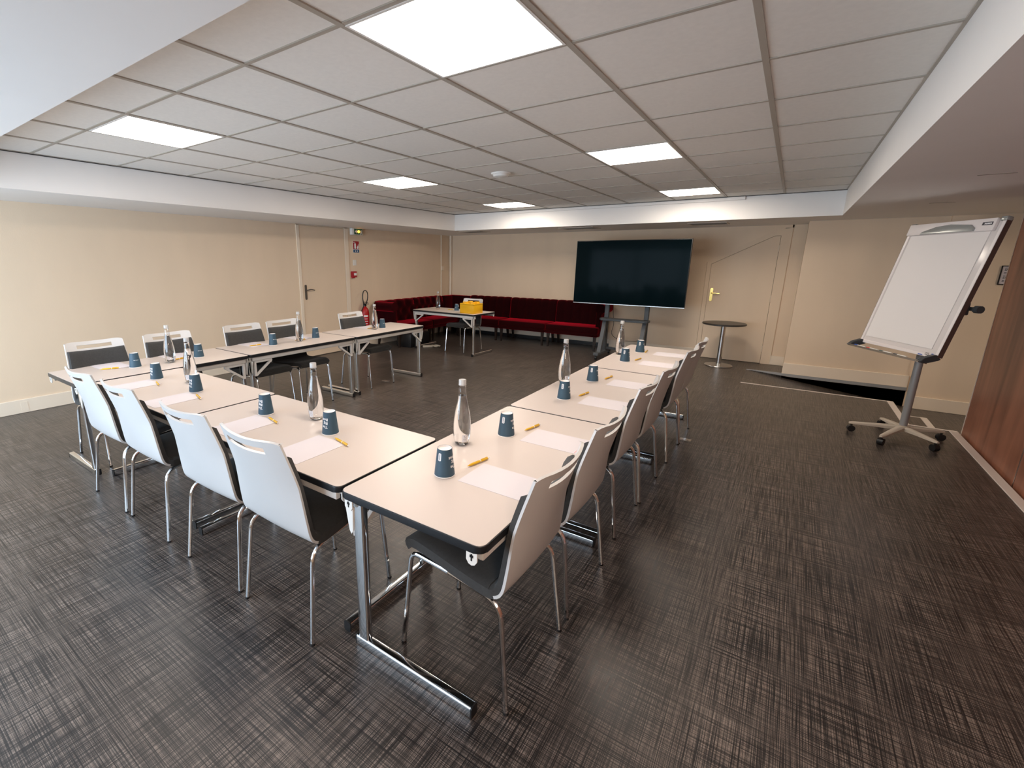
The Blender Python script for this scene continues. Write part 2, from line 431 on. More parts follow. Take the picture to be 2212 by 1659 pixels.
for x in xs:
    bm = newbm(); box(bm, x-.013, x+.013, WYA, WYB, CE-.002, CE+.03); struct('grid_bar', bm, M_GRID, soff)
for y in ys:
    bm = newbm(); box(bm, WXA, WXB, y-.010, y+.010, CE-.001, CE+.03); struct('grid_bar', bm, M_GRID, soff)
bm = newbm(); box(bm, WXA, WXA+.006, WYA, WYB, CE-.008, CE-.001); box(bm, WXA, WXB, WYB-.006, WYB, CE-.008, CE-.001)
struct('shadow_gap', bm, M_BLACK, soff)
bm = newbm(); box(bm, -2.75, .88, WYB-.035, WYB, CE-.05, CE-.010, .003, 1); struct('trunking', bm, M_WHITE, soff)
names = {(0, -1): 'square ceiling light panel nearest the camera, largest of the six',
         (-4, -1): 'square ceiling light panel at far left above the left table end',
         (0, 3): 'square ceiling light panel right of the smoke detector',
         (-4, 3): 'square ceiling light panel left of the smoke detector',
         (-4, 7): 'small far ceiling light panel above the sofa corner',
         (0, 7): 'small far ceiling light panel above the television'}
for (i, j), lab in names.items():
    t = empty('ceiling_light', (U*(i+.5), U*(j+.5), CE-.004))
    tag(t, lab, 'ceiling light', 'square light panels in the tiled ceiling')
    bm = newbm(); h = U/2
    ring_prism(bm, [(-h+.010, -h+.010), (h-.010, -h+.010), (h-.010, h-.010), (-h+.010, h-.010)], [(-h+.022, -h+.022), (h-.022, -h+.022), (h-.022, h-.022), (-h+.022, h-.022)], 0, .02, 'z')
    obj('frame', bm, M_WHITE, t)
    bm = newbm(); box(bm, -h+.023, h-.023, -h+.023, h-.023, .003, .012); obj('diffuser', bm, M_LIGHT, t)
t = empty('smoke_detector', (-1.03, 2.40, CE))
tag(t, 'round white smoke detector on the ceiling between the light panels', 'smoke detector')
bm = newbm(); lathe(bm, [(0, -.012), (.095, -.012), (.10, -.004), (.10, .003), (0, .003)], 32); obj('base', bm, M_PENW, t)
bm = newbm(); lathe(bm, [(0, -.045), (.045, -.043), (.075, -.032), (.085, -.012), (0, -.012)], 32); obj('cover', bm, M_PENW, t)
for (x, y, sx, sy, lab) in ((-3.72, 6.12, .50, .40, 'recessed grey vent in the ceiling border above the sofa corner'), (-1.6, 6.2, .62, .42, 'recessed grey vent in the ceiling border above the middle sofas'), (.40, 6.25, .52, .42, 'recessed grey vent in the ceiling border between television and door')):
    t = empty('ceiling_vent', (x, y, ZS)); tag(t, lab, 'vent', 'vents in the far ceiling border')
    bm = newbm(); ring_prism(bm, [(-sx/2, -sy/2), (sx/2, -sy/2), (sx/2, sy/2), (-sx/2, sy/2)], [(-sx/2+.02, -sy/2+.02), (sx/2-.02, -sy/2+.02), (sx/2-.02, sy/2-.02), (-sx/2+.02, sy/2-.02)], -.008, .0, 'z')
    obj('frame', bm, M_BEIGE, t)
    for k in range(8):
        yv = -sy/2+.03 + k*(sy-.06)/7
        bm = newbm(); box(bm, -sx/2+.02, sx/2-.02, yv-.012, yv+.012, -.006, -.001); obj('slat', bm, M_GRILLE, t)
for x, y in ((2.54, 2.70), (2.62, 4.6)):
    bm = newbm(); box(bm, x-.09, x+.09, y-.006, y+.006, ZS-.002, ZS); struct('scratch', bm, M_GRILLE, soff)

# doors ----------------------------------------------------------------
d1 = empty('door_1', (XL, 0, 0)); d1['kind'] = 'structure'
bm = newbm(); box(bm, -.045, .004, DL0, DL1, .008, 2.185, .002, 1); obj('door_leaf', bm, M_WALL, d1)
bm = newbm()
for y0, y1, z0, z1 in ((DL0-.062, DL0-.006, 0, 2.20), (DL1+.006, DL1+.095, 0, 2.20), (DL0-.062, DL1+.095, 2.188, 2.20)): box(bm, -.06, .012, y0, y1, z0, z1, .002, 1)
obj('door_frame', bm, M_PAINT, d1)
bm = newbm(); box(bm, -.06, -.05, DL0-.01, DL1+.01, 0, 2.19); obj('shadow_gap', bm, M_BLACK, d1)
bm = newbm(); prism(bm, rrect(DL0+.035, DL0+.075, .985, 1.235, .019, 4), .004, .014, 'x'); obj('handle_plate', bm, M_PEWTER, d1)
bm = newbm(); tube(bm, fillet([(.014, DL0+.055, 1.145), (.055, DL0+.055, 1.145), (.06, DL0+.12, 1.158), (.055, DL0+.20, 1.140)], .02), .008, 8); obj('handle', bm, M_PEWTER, d1)
d2 = empty('door_2', (0, YB, 0)); d2['kind'] = 'structure'
leaf = [(.401, .005), (1.3095, .005), (1.3095, 2.041), (1.233, 2.041), (.401, 1.605)]
bm = newbm(); prism(bm, leaf, -.012, .03, 'y', .002, 1); obj('door_leaf', bm, M_WALL, d2)
outer = [(.335, 0), (1.455, 0), (1.455, 2.155), (1.365, 2.155), (.335, 1.65)]
bm = newbm()
O = [(.335, 0), (.335, 1.66), (1.255, 2.14), (1.45, 2.16), (1.45, 0)]
I = [(.398, 0), (.398, 1.608), (1.233, 2.045), (1.313, 2.045), (1.313, 0)]
for k in range(4):
    prism(bm, [O[k], O[k+1], I[k+1], I[k]], -.018 if k else -.014, .04, 'y')
obj('door_frame', bm, M_WALL, d2)
bm = newbm(); box(bm, .34, 1.45, .04, .06, 0, 2.16); obj('shadow_gap', bm, M_BLACK, d2)
bm = newbm(); prism(bm, rrect(.437, .480, .985, 1.21, .020, 4), -.024, -.012, 'y'); obj('handle_plate', bm, M_BRASS, d2)
bm = newbm(); tube(bm, fillet([(.458, -.02, 1.125), (.458, -.06, 1.125), (.585, -.062, 1.120)], .02), .009, 8); obj('handle', bm, M_BRASS, d2)
for z in (.25, 1.07, 1.85):
    bm = newbm(); cyl(bm, (1.31, -.02, z-.05), (1.31, -.02, z+.05), .007, 8); obj('hinge', bm, M_PAINT, d2)

# pipes in the corner
bm = newbm(); cyl(bm, (XL+.035, YB-.035, 0), (XL+.035, YB-.035, ZS), .03, 14); tag(obj('pipe', bm, M_PAINT), 'cream vertical pipe in the far left room corner', 'pipe')
t = empty('cable_duct', (XL, 6.80, .30)); tag(t, 'slim cream vertical duct with small junction box left of the corner pipe', 'duct')
bm = newbm(); box(bm, 0, .018, -.015, .015, .0, ZS-.30); obj('duct', bm, M_PAINT, t)
bm = newbm(); box(bm, .018, .05, -.04, .04, 1.12, 1.22, .004, 1); obj('junction_box', bm, M_PAINT, t)

# ================================================================== FOLDING TABLES
TL, TD, TH = 1.40, .672, .741
def make_table():
    root = empty('folding_table')
    hx, hy = TL/2, TD/2
    bm = newbm(); prism(bm, rrect(-hx+.004, hx-.004, -hy+.004, hy-.004, .030, 6), TH-.003, TH); obj('tabletop', bm, M_LAM, root)
    bm = newbm(); prism(bm, rrect(-hx, hx, -hy, hy, .034, 6), TH-.030, TH-.0015, bev=.004, seg=2); obj('edge_band', bm, M_EDGE, root)
    for s in (-1, 1):
        bm = newbm(); y = s*(hy-.028)
        box(bm, -hx+.035, hx-.035, y-.012, y+.012, TH-.072, TH-.030, .005, 2)
        obj('rail', bm, M_RAIL, root)
    for sx in (-1, 1):
        # open triangular bracket on the post side
        xo = sx*(hx-.050); L = .200; H = .150; z1 = TH-.073; w = .019
        out = [(xo, z1), (xo-sx*L, z1), (xo-sx*L, z1-.022), (xo-sx*.022, z1-H), (xo, z1-H)]
        inn = [(xo-sx*w, z1-w), (xo-sx*(L-.028), z1-w), (xo-sx*(L-.0285), z1-w-.0004), (xo-sx*(w+.0004), z1-.1285), (xo-sx*w, z1-.128)]
        bm = newbm(); ring_prism(bm, out, inn, hy-.040, hy-.018, 'y'); obj('bracket', bm, M_RAIL, root)
        bm = newbm(); cyl(bm, (sx*(hx-.30), hy-.05, z1+.02), (sx*(hx-.30), -hy+.05, z1+.02), .010, 10); obj('crossbar', bm, M_RAIL, root)
        pl = [(hy-.008, z1), (hy-.050, z1), (hy-.046, z1-.105), (hy-.036, z1-.122), (hy-.026, z1-.105)]
        bm = newbm(); prism(bm, pl, sx*(hx-.026)-.003, sx*(hx-.026)+.003, 'x'); obj('bracket_plate', bm, M_PENW, root)
        # post and foot
        px = sx*(hx-.045)
        bm = newbm(); prism(bm, rrect(px-.017, px+.017, hy-.098, hy-.044, .008, 4), .045, TH-.055); obj('leg', bm, M_CHROME, root)
        bm = newbm(); prism(bm, rrect(px-.020, px+.020, 0, .050, .009, 4), -hy+.050, hy-.034, 'y'); ft = obj('foot_bar', bm, M_CHROME, root)
        for a, b in ((-hy+.044, -hy+.0495), (hy-.0335, hy-.028)):
            bm = newbm(); prism(bm, rrect(px-.0205, px+.0205, -.0, .0505, .009, 4), a, b, 'y'); obj('end_cap', bm, M_BLACK, ft)
        # linking plates with keyhole on the short ends
        for sy in (-1, 1):
            y = sy*(hy-.045); z0, z1b = TH-.082, TH-.031; xp = sx*(hx-.010)
            pl = [(y-.021, z1b), (y+.021, z1b), (y+.021, z0+.018), (y+.012, z0+.004), (y, z0), (y-.012, z0+.004), (y-.021, z0+.018)]
            bm = newbm(); prism(bm, pl, xp-.003, xp+.003, 'x'); pt = obj('linking_plate', bm, M_PENW, root)
            bm = newbm(); box(bm, xp+sx*.0032, xp+sx*.0038, y-.003, y+.003, z1b-.034, z1b-.008); box(bm, xp+sx*.0032, xp+sx*.0038, y-.007, y+.007, z1b-.022, z1b-.012)
            obj('keyhole', bm, M_BLACK, pt)
            bm = newbm(); box(bm, min(xp, xp-sx*.03), max(xp, xp-sx*.03), y-.016, y+.016, z1b-.012, z1b); obj('plate_fixing', bm, M_RAIL, root)
    return root
# rz: local +Y (post side) faces the inside of the U
tabs = [('R', .536, -.262, 1.0, 90, 'folding table at the near right corner of the U, closest to the camera'),
        ('R', .532, 1.157, 1.014, 90, 'middle folding table of the right row'),
        ('R', .528, 2.577, .995, 90, 'far end folding table of the right row, near the television'),
        ('F', -.506, -.617, .990, 0, 'folding table of the front row next to the near corner'),
        ('F', -1.880, -.603, .955, 0, 'left folding table of the front row'),
        ('L', -2.905, -.312, .985, -90, 'folding table at the near left corner of the U, by the white wall'),
        ('L', -2.915, 1.078, .985, -90, 'middle folding table of the left row'),
        ('L', -2.915, 2.430, .930, -90, 'far end folding table of the left row'),
        ('D', -3.48, 5.045, 1.03, 177, 'single folding table in front of the red sofas with a yellow box on it')]
proto = make_table(); first = True
for r, x, y, s, rz, lab in tabs:
    t = proto if first else copy_tree(proto); first = False
    t.location = (x, y, 0); t.rotation_euler = (0, 0, math.radians(rz)); t.scale = (s, .97 if r == 'L' else 1, 1)
    tag(t, lab, 'table', 'folding tables of the meeting room')

# ================================================================== CHAIRS
def make_chair():
    root = empty('conference_chair')
    prof = catmull([(0, .238, .470), (0, .212, .488), (0, .10, .482), (0, -.03, .468), (0, -.150, .460), (0, -.200, .468), (0, -.232, .500), (0, -.254, .575), (0, -.276, .670), (0, -.304, .780), (0, -.330, .870), (0, -.352, .942)], 4)
    # extra rows round the slot
    rows = []
    for p in prof: rows.append(p)
    def at_z(z):
        for a, b in zip(rows, rows[1:]):
            if a.y < -.21 and a.z <= z <= b.z:
                t = (z-a.z)/(b.z-a.z); return a.lerp(b, t)
    ex = [at_z(.884), at_z(.912)]
    rows = [r for r in rows if not (r.z > .866 and r.z < .926)] + [at_z(.866)] + ex + [at_z(.926)]
    head = [r for r in rows if r.y > -.205]; tail = sorted([r for r in rows if r not in head], key=lambda r: r.z)
    rows = head + tail
    ts = [-1, -.97, -.88, -.76, -.62, -.60, -.4, -.2, 0, .2, .4, .60, .62, .76, .88, .97, 1]
    def width(r, k):
        if r.y > -.205: w = .247 - .050*(r.y+.205)/.44
        else: w = .247 - (r.z-.468)*.075
        return w
    def surf(rows, ts, shrink=0, off=0.):
        G = []
        n = len(rows)
        for k, r in enumerate(rows):
            tn = (rows[min(k+1, n-1)] - rows[max(k-1, 0)]).normalized()
            nr = Vector((0, tn.z, -tn.y))        # towards the sitter / up
            if nr.z < 0 and r.y > -.15: nr = -nr
            if r.y < -.22 and nr.y < 0: nr = -nr
            w = width(r, k) - shrink
            back = max(0, min(1, (r.z-.48)/.25)); cv = .006 + .032*back
            # rounded outer corners
            row = []
            for t in ts:
                ww = w
                p = Vector((t*ww, r.y, r.z)) + nr*(cv*t*t + off)
                row.append(p)
            G.append(row)
        return G
    G = surf(rows, ts)
    for k, (ri, cut) in enumerate(((0, .030), (1, .008), (len(rows)-1, .014))):
        for j in range(len(ts)):
            c = max(0, (abs(ts[j])-.75)/.25)**2
            d = (G[1][j]-G[0][j]).normalized() if ri < 2 else (G[-2][j]-G[-1][j]).normalized()
            G[ri][j] = G[ri][j] + d*cut*c
    def slot(i, j):
        zc = (rows[i].z+rows[i+1].z)/2
        if rows[i].y < -.22 and .884 <= zc <= .912 and abs((ts[j]+ts[j+1])/2) < .60: return False
        return True
    bm = newbm(); solid_grid(bm, G, slot, .011); obj('shell', bm, M_SHELL, root, ang=50)
    prow = [r for r in rows if r.z < .868 or r.y > -.205]
    tp = [-1, -.93, -.8, -.6, -.4, -.2, 0, .2, .4, .6, .8, .93, 1]
    Ga = surf(prow, tp, .007, .0005); Gb = surf(prow, tp, -.003, -.0125); Gp = []
    for i, rr in enumerate(prow):
        f = max(0, min(1, (rr.y + .235)/.05)); Gp.append([a.lerp(b, f) for a, b in zip(Ga[i], Gb[i])])
    for j in range(len(tp)):
        Gp[0][j] = Gp[0][j] + Vector((0, .006, -.004))
    bm = newbm()
    # pad: lower surface on the shell, upper surface puffed
    ni, nj = len(Gp), len(tp)
    top = []
    for i in range(ni):
        row = []
        for j in range(nj):
            du = Gp[min(i+1, ni-1)][j]-Gp[max(i-1, 0)][j]; dv = Gp[i][min(j+1, nj-1)]-Gp[i][max(j-1, 0)]
            n = du.cross(dv).normalized()
            if (n.z < 0 and prow[i].y > -.15) or (n.y < 0 and prow[i].y < -.22): n = -n
            e = min(i, ni-1-i); k = min(j, nj-1-j)
            f = max(0, min(1, (prow[i].y + .235)/.05))
            hgt = (.008 + .024*min(1, e/1.5) if k > 0 else .008 + .016*(e > 0)) + .013*f
            row.append(Gp[i][j] + n*hgt)
        top.append(row)
    A = [[bm.verts.new(p) for p in r] for r in Gp]; B = [[bm.verts.new(p) for p in r] for r in top]
    for i in range(ni-1):
        for j in range(nj-1):
            bm.faces.new((A[i][j], A[i][j+1], A[i+1][j+1], A[i+1][j])); bm.faces.new((B[i][j], B[i+1][j], B[i+1][j+1], B[i][j+1]))
    for i in range(ni-1):
        for j in (0, nj-1): bm.faces.new((A[i][j], A[i+1][j], B[i+1][j], B[i][j]))
    for j in range(nj-1):
        for i in (0, ni-1): bm.faces.new((A[i][j], A[i][j+1], B[i][j+1], B[i][j]))
    obj('seat_pad', bm, M_PAD, root, ang=60)
    R = .0105
    for s in (-1, 1):
        fr = fillet([(s*.213, .262, 0), (s*.200, .220, .462), (s*.203, .03, .449)], .045, 6)
        bm = newbm(); tube(bm, fr, R, 10); lg = obj('leg', bm, M_CHROME, root)
        bm = newbm(); cyl(bm, (s*.213, .262, 0), (s*.2125, .2612, .010), .0112, 10); obj('glide', bm, M_BLACK, lg)
        re = fillet([(s*.203, .03, .449), (s*.226, -.215, .438), (s*.250, -.268, 0)], .075, 8)
        bm = newbm(); tube(bm, re, R, 10); lg = obj('leg', bm, M_CHROME, root)
        bm = newbm(); cyl(bm, (s*.250, -.268, 0), (s*.249, -.2668, .010), .0112, 10); obj('glide', bm, M_BLACK, lg)
    for y, z in ((.13, .452), (-.08, .444)):
        bm = newbm(); cyl(bm, (-.20, y, z-.003), (.20, y, z-.003), .009, 10); obj('crossbar', bm, M_CHROME, root)
    return root
chairs = [ # x, y, rz(deg; local +Y = facing), label
 (-.170, -.785, 0, 'white-backed chair of the front row nearest the near corner, back towards camera'),
 (-.742, -.785, 1, 'white-backed chair second from the near corner in the front row'),
 (-1.480, -.790, 0, 'white-backed chair third from the near corner in the front row'),
 (-2.060, -.795, 0, 'leftmost white-backed chair of the front row'),
 (.650, -.590, 90, 'white-backed chair of the right row closest to the camera'),
 (.650, -.005, 90, 'second white-backed chair from the camera in the right row'),
 (.630, .790, 90, 'third white-backed chair from the camera in the right row'),
 (.640, 1.330, 90, 'fourth white-backed chair from the camera in the right row'),
 (.645, 2.170, 90, 'fifth white-backed chair from the camera in the right row'),
 (.645, 2.700, 90, 'farthest white-backed chair of the right row, near the round table'),
 (-2.975, -.625, -90, 'leftmost chair against the left wall with dark pad facing the room'),
 (-2.975, -.030, -90, 'second chair from the left along the left wall, behind the clear bottle'),
 (-2.975, .745, -90, 'third chair from the left along the left wall'),
 (-2.975, 1.258, -90, 'fourth chair from the left along the left wall, before the closed door'),
 (-2.975, 2.335, -90, 'fifth and last chair along the left wall, in front of the fire extinguisher'),
 (-3.300, 5.120, 178, 'chair behind the single table before the red sofas')]
proto = make_chair(); first = True
for x, y, rz, lab in chairs:
    t = proto if first else copy_tree(proto); first = False
    t.location = (x, y, 0); t.rotation_euler = (0, 0, math.radians(rz))
    tag(t, lab, 'chair', 'white shell conference chairs')

# ================================================================== CUPS, BOTTLES, PAPER, PENS
H_C, RB, RT = .122, .0445, .0315
def cone_wrap(bm, az0, z0, lift=.0004):
    """map flat mesh (x right, y up) on the cup side; centre at azimuth az0, height z0"""
    for v in bm.verts:
        z = z0 + v.co.y; r = RB + (RT-RB)*z/H_C + lift
        a = az0 + v.co.x/r
        v.co = Vector((r*math.cos(a), r*math.sin(a), z))
def flip(bm):
    for v in bm.verts: v.co = Vector((-v.co.x, -v.co.y, 0))
def make_cup():
    root = empty('paper_cup')
    bm = newbm(); lathe(bm, [(RB-.002, .004), (RB-.0005, .004), (RT, H_C), (RT-.0012, H_C), (RT-.0016, H_C-.004), (RB-.003, .004)], 40, cap=False); obj('sleeve', bm, M_CUP, root)
    bm = newbm(); lathe(bm, [(RB-.002, 0), (RB+.0008, .0005), (RB+.0018, .0022), (RB+.0008, .0042), (RB-.002, .0044)], 40, cap=False); obj('rim', bm, M_CUPW, root)
    bm = newbm(); lathe(bm, [(RT-.0012, H_C-.0006), (RT-.0022, H_C-.001), (RT-.0026, H_C-.008), (0, H_C-.0085)], 40, cap=False); obj('cup_base', bm, M_CUPW, root)
    # person sits at local -Y: block text faces -Y, badge at local -180 deg, line logo at +90
    bt = newbm(); hgt = .0195
    for k, s in enumerate(('The', 'Big', 'Boss')):
        b = text_mesh(s, .0205); bmesh.ops.translate(b, verts=b.verts, vec=(-.022, -k*hgt+.010, 0)); merge(bt, b)
    bmesh.ops.subdivide_edges(bt, edges=[e for e in bt.edges if e.calc_length() > .004], cuts=2)
    flip(bt); cone_wrap(bt, -PI/2, .062); p = obj('printed_words', bt, M_PRINT, root, smooth=False)
    bd = newbm(); n = 6
    w, h = .0068, .0165
    pts = rrect(-w, w, -h, h, .004, 4); f = bd.faces.new([bd.verts.new((a, b, 0)) for a, b in pts])
    cone_wrap(bd, -PI, .090, .0004); obj('printed_badge', bd, M_PRINT, root, smooth=False)
    bd = newbm()
    for k in range(7):
        yk = -.012 + k*.004
        vs = [bd.verts.new(q) for q in ((-.0035, yk-.0010, 0), (.0035, yk-.0010, 0), (.0035, yk+.0010, 0), (-.0035, yk+.0010, 0))]; bd.faces.new(vs)
    cone_wrap(bd, -PI, .090, .0008); obj('badge_print', bd, M_CUP, root, smooth=False)
    bl = newbm()
    for k in range(9):
        x = -.020 + k*.0042; hh = .0015 if k else .003
        bl.faces.new([bl.verts.new(q) for q in ((x, -hh, 0), (x+(.0032 if k else .0036), -hh, 0), (x+(.0032 if k else .0036), hh, 0), (x, hh, 0))])
    cone_wrap(bl, PI/2, .064); obj('printed_line', bl, M_PRINT, root, smooth=False)
    return root
ZT = TH + .0005
cupspec = [ # key,x,y,rz,label
 (.457, -.598, 90, 'upturned blue paper cup nearest the camera on the right row'),
 (.440, -.025, 90, 'second upturned blue cup from the camera on the right row'),
 (.422, .800, 90, 'third upturned blue cup of the right row, in front of a water bottle'),
 (.412, 1.390, 90, 'fourth upturned blue cup from the camera on the right row'),
 (.402, 2.290, 90, 'fifth upturned blue cup of the right row, before the farthest bottle'),
 (.396, 2.850, 90, 'farthest upturned blue cup of the right row'),
 (-.323, -.556, 0, 'upturned blue cup of the front row nearest the near corner, beside a bottle'),
 (-.884, -.567, 0, 'second upturned blue cup from the near corner on the front row'),
 (-1.707, -.567, 0, 'third upturned blue cup of the front row, hiding a bottle base'),
 (-2.303, -.567, 0, 'leftmost upturned blue cup of the front row'),
 (-2.880, -.490, -90, 'nearest and leftmost upturned blue cup of the left row'),
 (-2.885, .050, -90, 'second upturned blue cup of the left row, right of the first bottle'),
 (-2.904, .858, -90, 'third upturned blue cup of the left row'),
 (-2.919, 1.440, -90, 'fourth upturned blue cup of the left row, right of a bottle'),
 (-2.900, 2.550, -90, 'farthest upturned blue cup of the left row, right of the last bottle'),
 (-3.415, 5.070, 177, 'upturned blue cup on the single far table by the yellow box')]
proto = make_cup(); first = True
for x, y, rz, lab in cupspec:
    t = proto if first else copy_tree(proto); first = False
    t.location = (x, y, ZT); t.rotation_euler = (0, 0, math.radians(rz)); tag(t, lab, 'cup', 'upturned blue paper cups on the tables')

def make_bottle():
    root = empty('water_bottle')
    outer = [(0, .006), (.012, .004), (.020, .001), (.026, .001), (.033, .006), (.038, .014), (.0405, .030), (.0435, .060), (.0445, .090), (.0435, .120), (.0405, .150), (.0355, .180), (.0300, .205), (.0250, .228), (.0208, .250), (.0192, .268), (.0183, .290), (.0176, .302), (.0190, .304), (.0190, .307), (.0150, .3075)]
    inner = [(max(r-.0013, 0), z) for r, z in outer[:-4]]
    inner[0] = (0, .0085); inner[1] = (.012, .0065); inner[2] = (.020, .0035); inner[3] = (.0255, .0035)
    inner = inner + [(.0140, .3070)]
    bm = newbm(); lathe(bm, outer + list(reversed(inner)), 40, cap=False); obj('bottle_body', bm, M_BOTTLE, root, ang=80)
    wl = .252
    wat = [(max(r-.0001, 0), z + (.0001 if r < .03 else 0)) for r, z in inner if z < wl] 
    wat += [(.0194, wl), (0, wl)]
    bm = newbm(); lathe(bm, wat, 40, cap=False); obj('water', bm, M_WATER, root, ang=50)
    bm = newbm(); lathe(bm, [(0, .332), (.0165, .332), (.0178, .330), (.0180, .308), (.0190, .306), (.0190, .3045), (.0180, .304)], 32, cap=False); obj('bottle_cap', bm, M_CAP, root)
    # clear label with a small printed emblem
    bl = newbm(); G = []
    def R(z):
        for (r0, z0), (r1, z1) in zip(outer, outer[1:]):
            if z0 <= z <= z1 and z1 > z0: return r0+(r1-r0)*(z-z0)/(z1-z0)
    for k in range(6):
        z = .022 + k*.008; G.append([Vector(((R(z)+.0004)*math.cos(a), (R(z)+.0004)*math.sin(a), z)) for a in [-.32+.08*q for q in range(9)]])
    A = [[bl.verts.new(p) for p in r] for r in G]
    for i in range(5):
        for j in range(8): bl.faces.new((A[i][j], A[i][j+1], A[i+1][j+1], A[i+1][j]))
    lb = obj('label', bl, M_SILK, root)
    be = newbm()
    def arc(cx, cy, r, a0, a1, w, n=10):
        vs = []
        for k in range(n+1):
            a = a0+(a1-a0)*k/n; vs.append([be.verts.new((cx+(r+q)*math.cos(a), cy+(r+q)*math.sin(a), 0)) for q in (0, w)])
        for p, q in zip(vs, vs[1:]): be.faces.new((p[0], p[1], q[1], q[0]))
    arc(0, 0, .0068, PI*1.05, PI*1.95, .001); arc(-.003, .004, .0012, 0, 2*PI, .0009, 8); arc(.003, .004, .0012, 0, 2*PI, .0009, 8); arc(-.004, .012, .0010, 0, 2*PI, .0012, 6); arc(.005, .013, .0008, 0, 2*PI, .001, 6)
    for v in be.verts:
        z = .043 + v.co.y; r = R(z)+.0007; a = v.co.x/r; v.co = Vector((r*math.cos(a), r*math.sin(a), z))
    obj('emblem', be, M_INK, lb, smooth=False)
    return root
bspec = [(.322, -.268, -35, 'clear water bottle nearest the camera on the right row'),
 (.256, 1.200, -40, 'clear water bottle in the middle of the right row'),
 (.265, 2.600, -60, 'clear water bottle at the far end of the right row, below the television'),
 (-.562, -.455, -80, 'clear water bottle on the front row by the near corner cup'),
 (-2.000, -.455, -60, 'clear water bottle behind a blue cup on the left of the front row'),
 (-2.835, -.225, 40, 'clear water bottle nearest the camera on the left row'),
 (-2.875, 1.180, 60, 'clear water bottle in the middle of the left row, before the closed door'),
 (-2.887, 2.395, 70, 'clear water bottle at the far end of the left row'),
 (-3.840, 5.060, 90, 'clear water bottle on the single far table')]
proto = make_bottle(); first = True
for x, y, rz, lab in bspec:
    t = proto if first else copy_tree(proto); first = False
    t.location = (x, y, ZT); t.rotation_euler = (0, 0, math.radians(rz)); tag(t, lab, 'bottle', 'clear water bottles on the tables')

def make_paper():          # long axis local Y, person at local -Y
    root = empty('sheet_of_paper')
    bm = newbm(); box(bm, -.105, .105, -.1485, .1485, 0, .0010); obj('sheet', bm, M_PAPER, root, smooth=False)
    bm = newbm(); b = text_mesh('THE BOSS HOUSE', .006)
    for k in range(6): bm.faces.new([bm.verts.new(q) for q in ((-.098+k*.006, -.138, .0013), (-.0935+k*.006, -.138, .0013), (-.0935+k*.006, -.1355, .0013), (-.098+k*.006, -.1355, .0013))])
    b.free(); obj('printed_line', bm, M_MRED, root, smooth=False)
    return root
pspec = []
for k, (x, y, rz, _) in enumerate(cupspec):
    if k < 6: pspec.append((.685, [-.51, .048, .850, 1.43, 2.32, 2.87][k], 90))
    elif k < 10: pspec.append((x+.083, -.765, 0))
    elif k < 15: pspec.append((-3.085, [-.60, -.06, .745, 1.325, 2.43][k-10], -90))
    else: pspec.append((-3.30, 5.20, 177))
wh = ['nearest the camera on the right row', 'second from the camera on the right row', 'third from the camera on the right row', 'fourth from the camera on the right row', 'fifth from the camera on the right row', 'farthest on the right row',
      'nearest the corner on the front row', 'second from the corner on the front row', 'third from the corner on the front row', 'leftmost on the front row',
      'nearest on the left row', 'second along the left row', 'third along the left row', 'fourth along the left row', 'farthest on the left row', 'on the single far table by the yellow box']
proto = make_paper(); first = True
for (x, y, rz), wl in zip(pspec, wh):
    t = proto if first else copy_tree(proto); first = False
    t.location = (x, y, ZT); t.rotation_euler = (0, 0, math.radians(rz)); tag(t, 'blank white sheet of paper, ' + wl, 'paper', 'white sheets laid out at each seat')

def make_pen():             # along local X, tip at -X
    root = empty('ballpoint_pen'); r = .0060
    def lx(prof, name, m):
        bm = newbm(); lathe(bm, prof, 14)
        for v in bm.verts: v.co = Vector((v.co.z, v.co.x, v.co.y + r + .0002))
        obj(name, bm, m, root)
    lx([(.0008, -.072), (.0016, -.068), (.0042, -.056), (r, -.045), (r, .008)], 'barrel', M_PEN)
    lx([(r, .012), (r, .055), (.0044, .060)], 'upper_barrel', M_PEN)
    lx([(r+.0003, .008), (r+.0003, .012)], 'ring', M_PENW)
    lx([(.0028, .060), (.0028, .070), (.002, .071)], 'push_button', M_PENW)
    bm = newbm(); box(bm, .016, .058, -.0015, .0015, 2*r+.0004, 2*r+.0020, .0005, 1); obj('clip', bm, M_PEN, root)
    return root
penpts = [((.499, -.491), (.53, -.343)), ((.497, .07), (.525, .217)), ((.486, .885), (.517, 1.04)), ((.477, 1.466), (.501, 1.62)), ((.471, 2.352), (.502, 2.498)), ((.453, 2.817), (.445, 2.96)),
 ((-.241, -.602), (-.092, -.637)), ((-.802, -.609), (-.651, -.644)), ((-1.620, -.615), (-1.46, -.658)), ((-2.19, -.622), (-2.04, -.663)),
 ((-2.976, -.717), (-2.921, -.59)), ((-2.903, -.199), (-2.917, -.055)), ((-3.013, .635), (-2.998, .789)), ((-2.928, 1.150), (-2.914, 1.30)), ((-2.980, 2.340), (-2.978, 2.48)), ((-3.644, 5.105), (-3.51, 5.095))]
proto = make_pen(); first = True
for (a, b), wl in zip(penpts, wh):
    t = proto if first else copy_tree(proto); first = False
    t.location = ((a[0]+b[0])/2, (a[1]+b[1])/2, ZT+.0012); t.rotation_euler = (0, 0, math.atan2(b[1]-a[1], b[0]-a[0]))
    tag(t, 'yellow ballpoint pen, ' + wl, 'pen', 'yellow pens laid out at each seat')

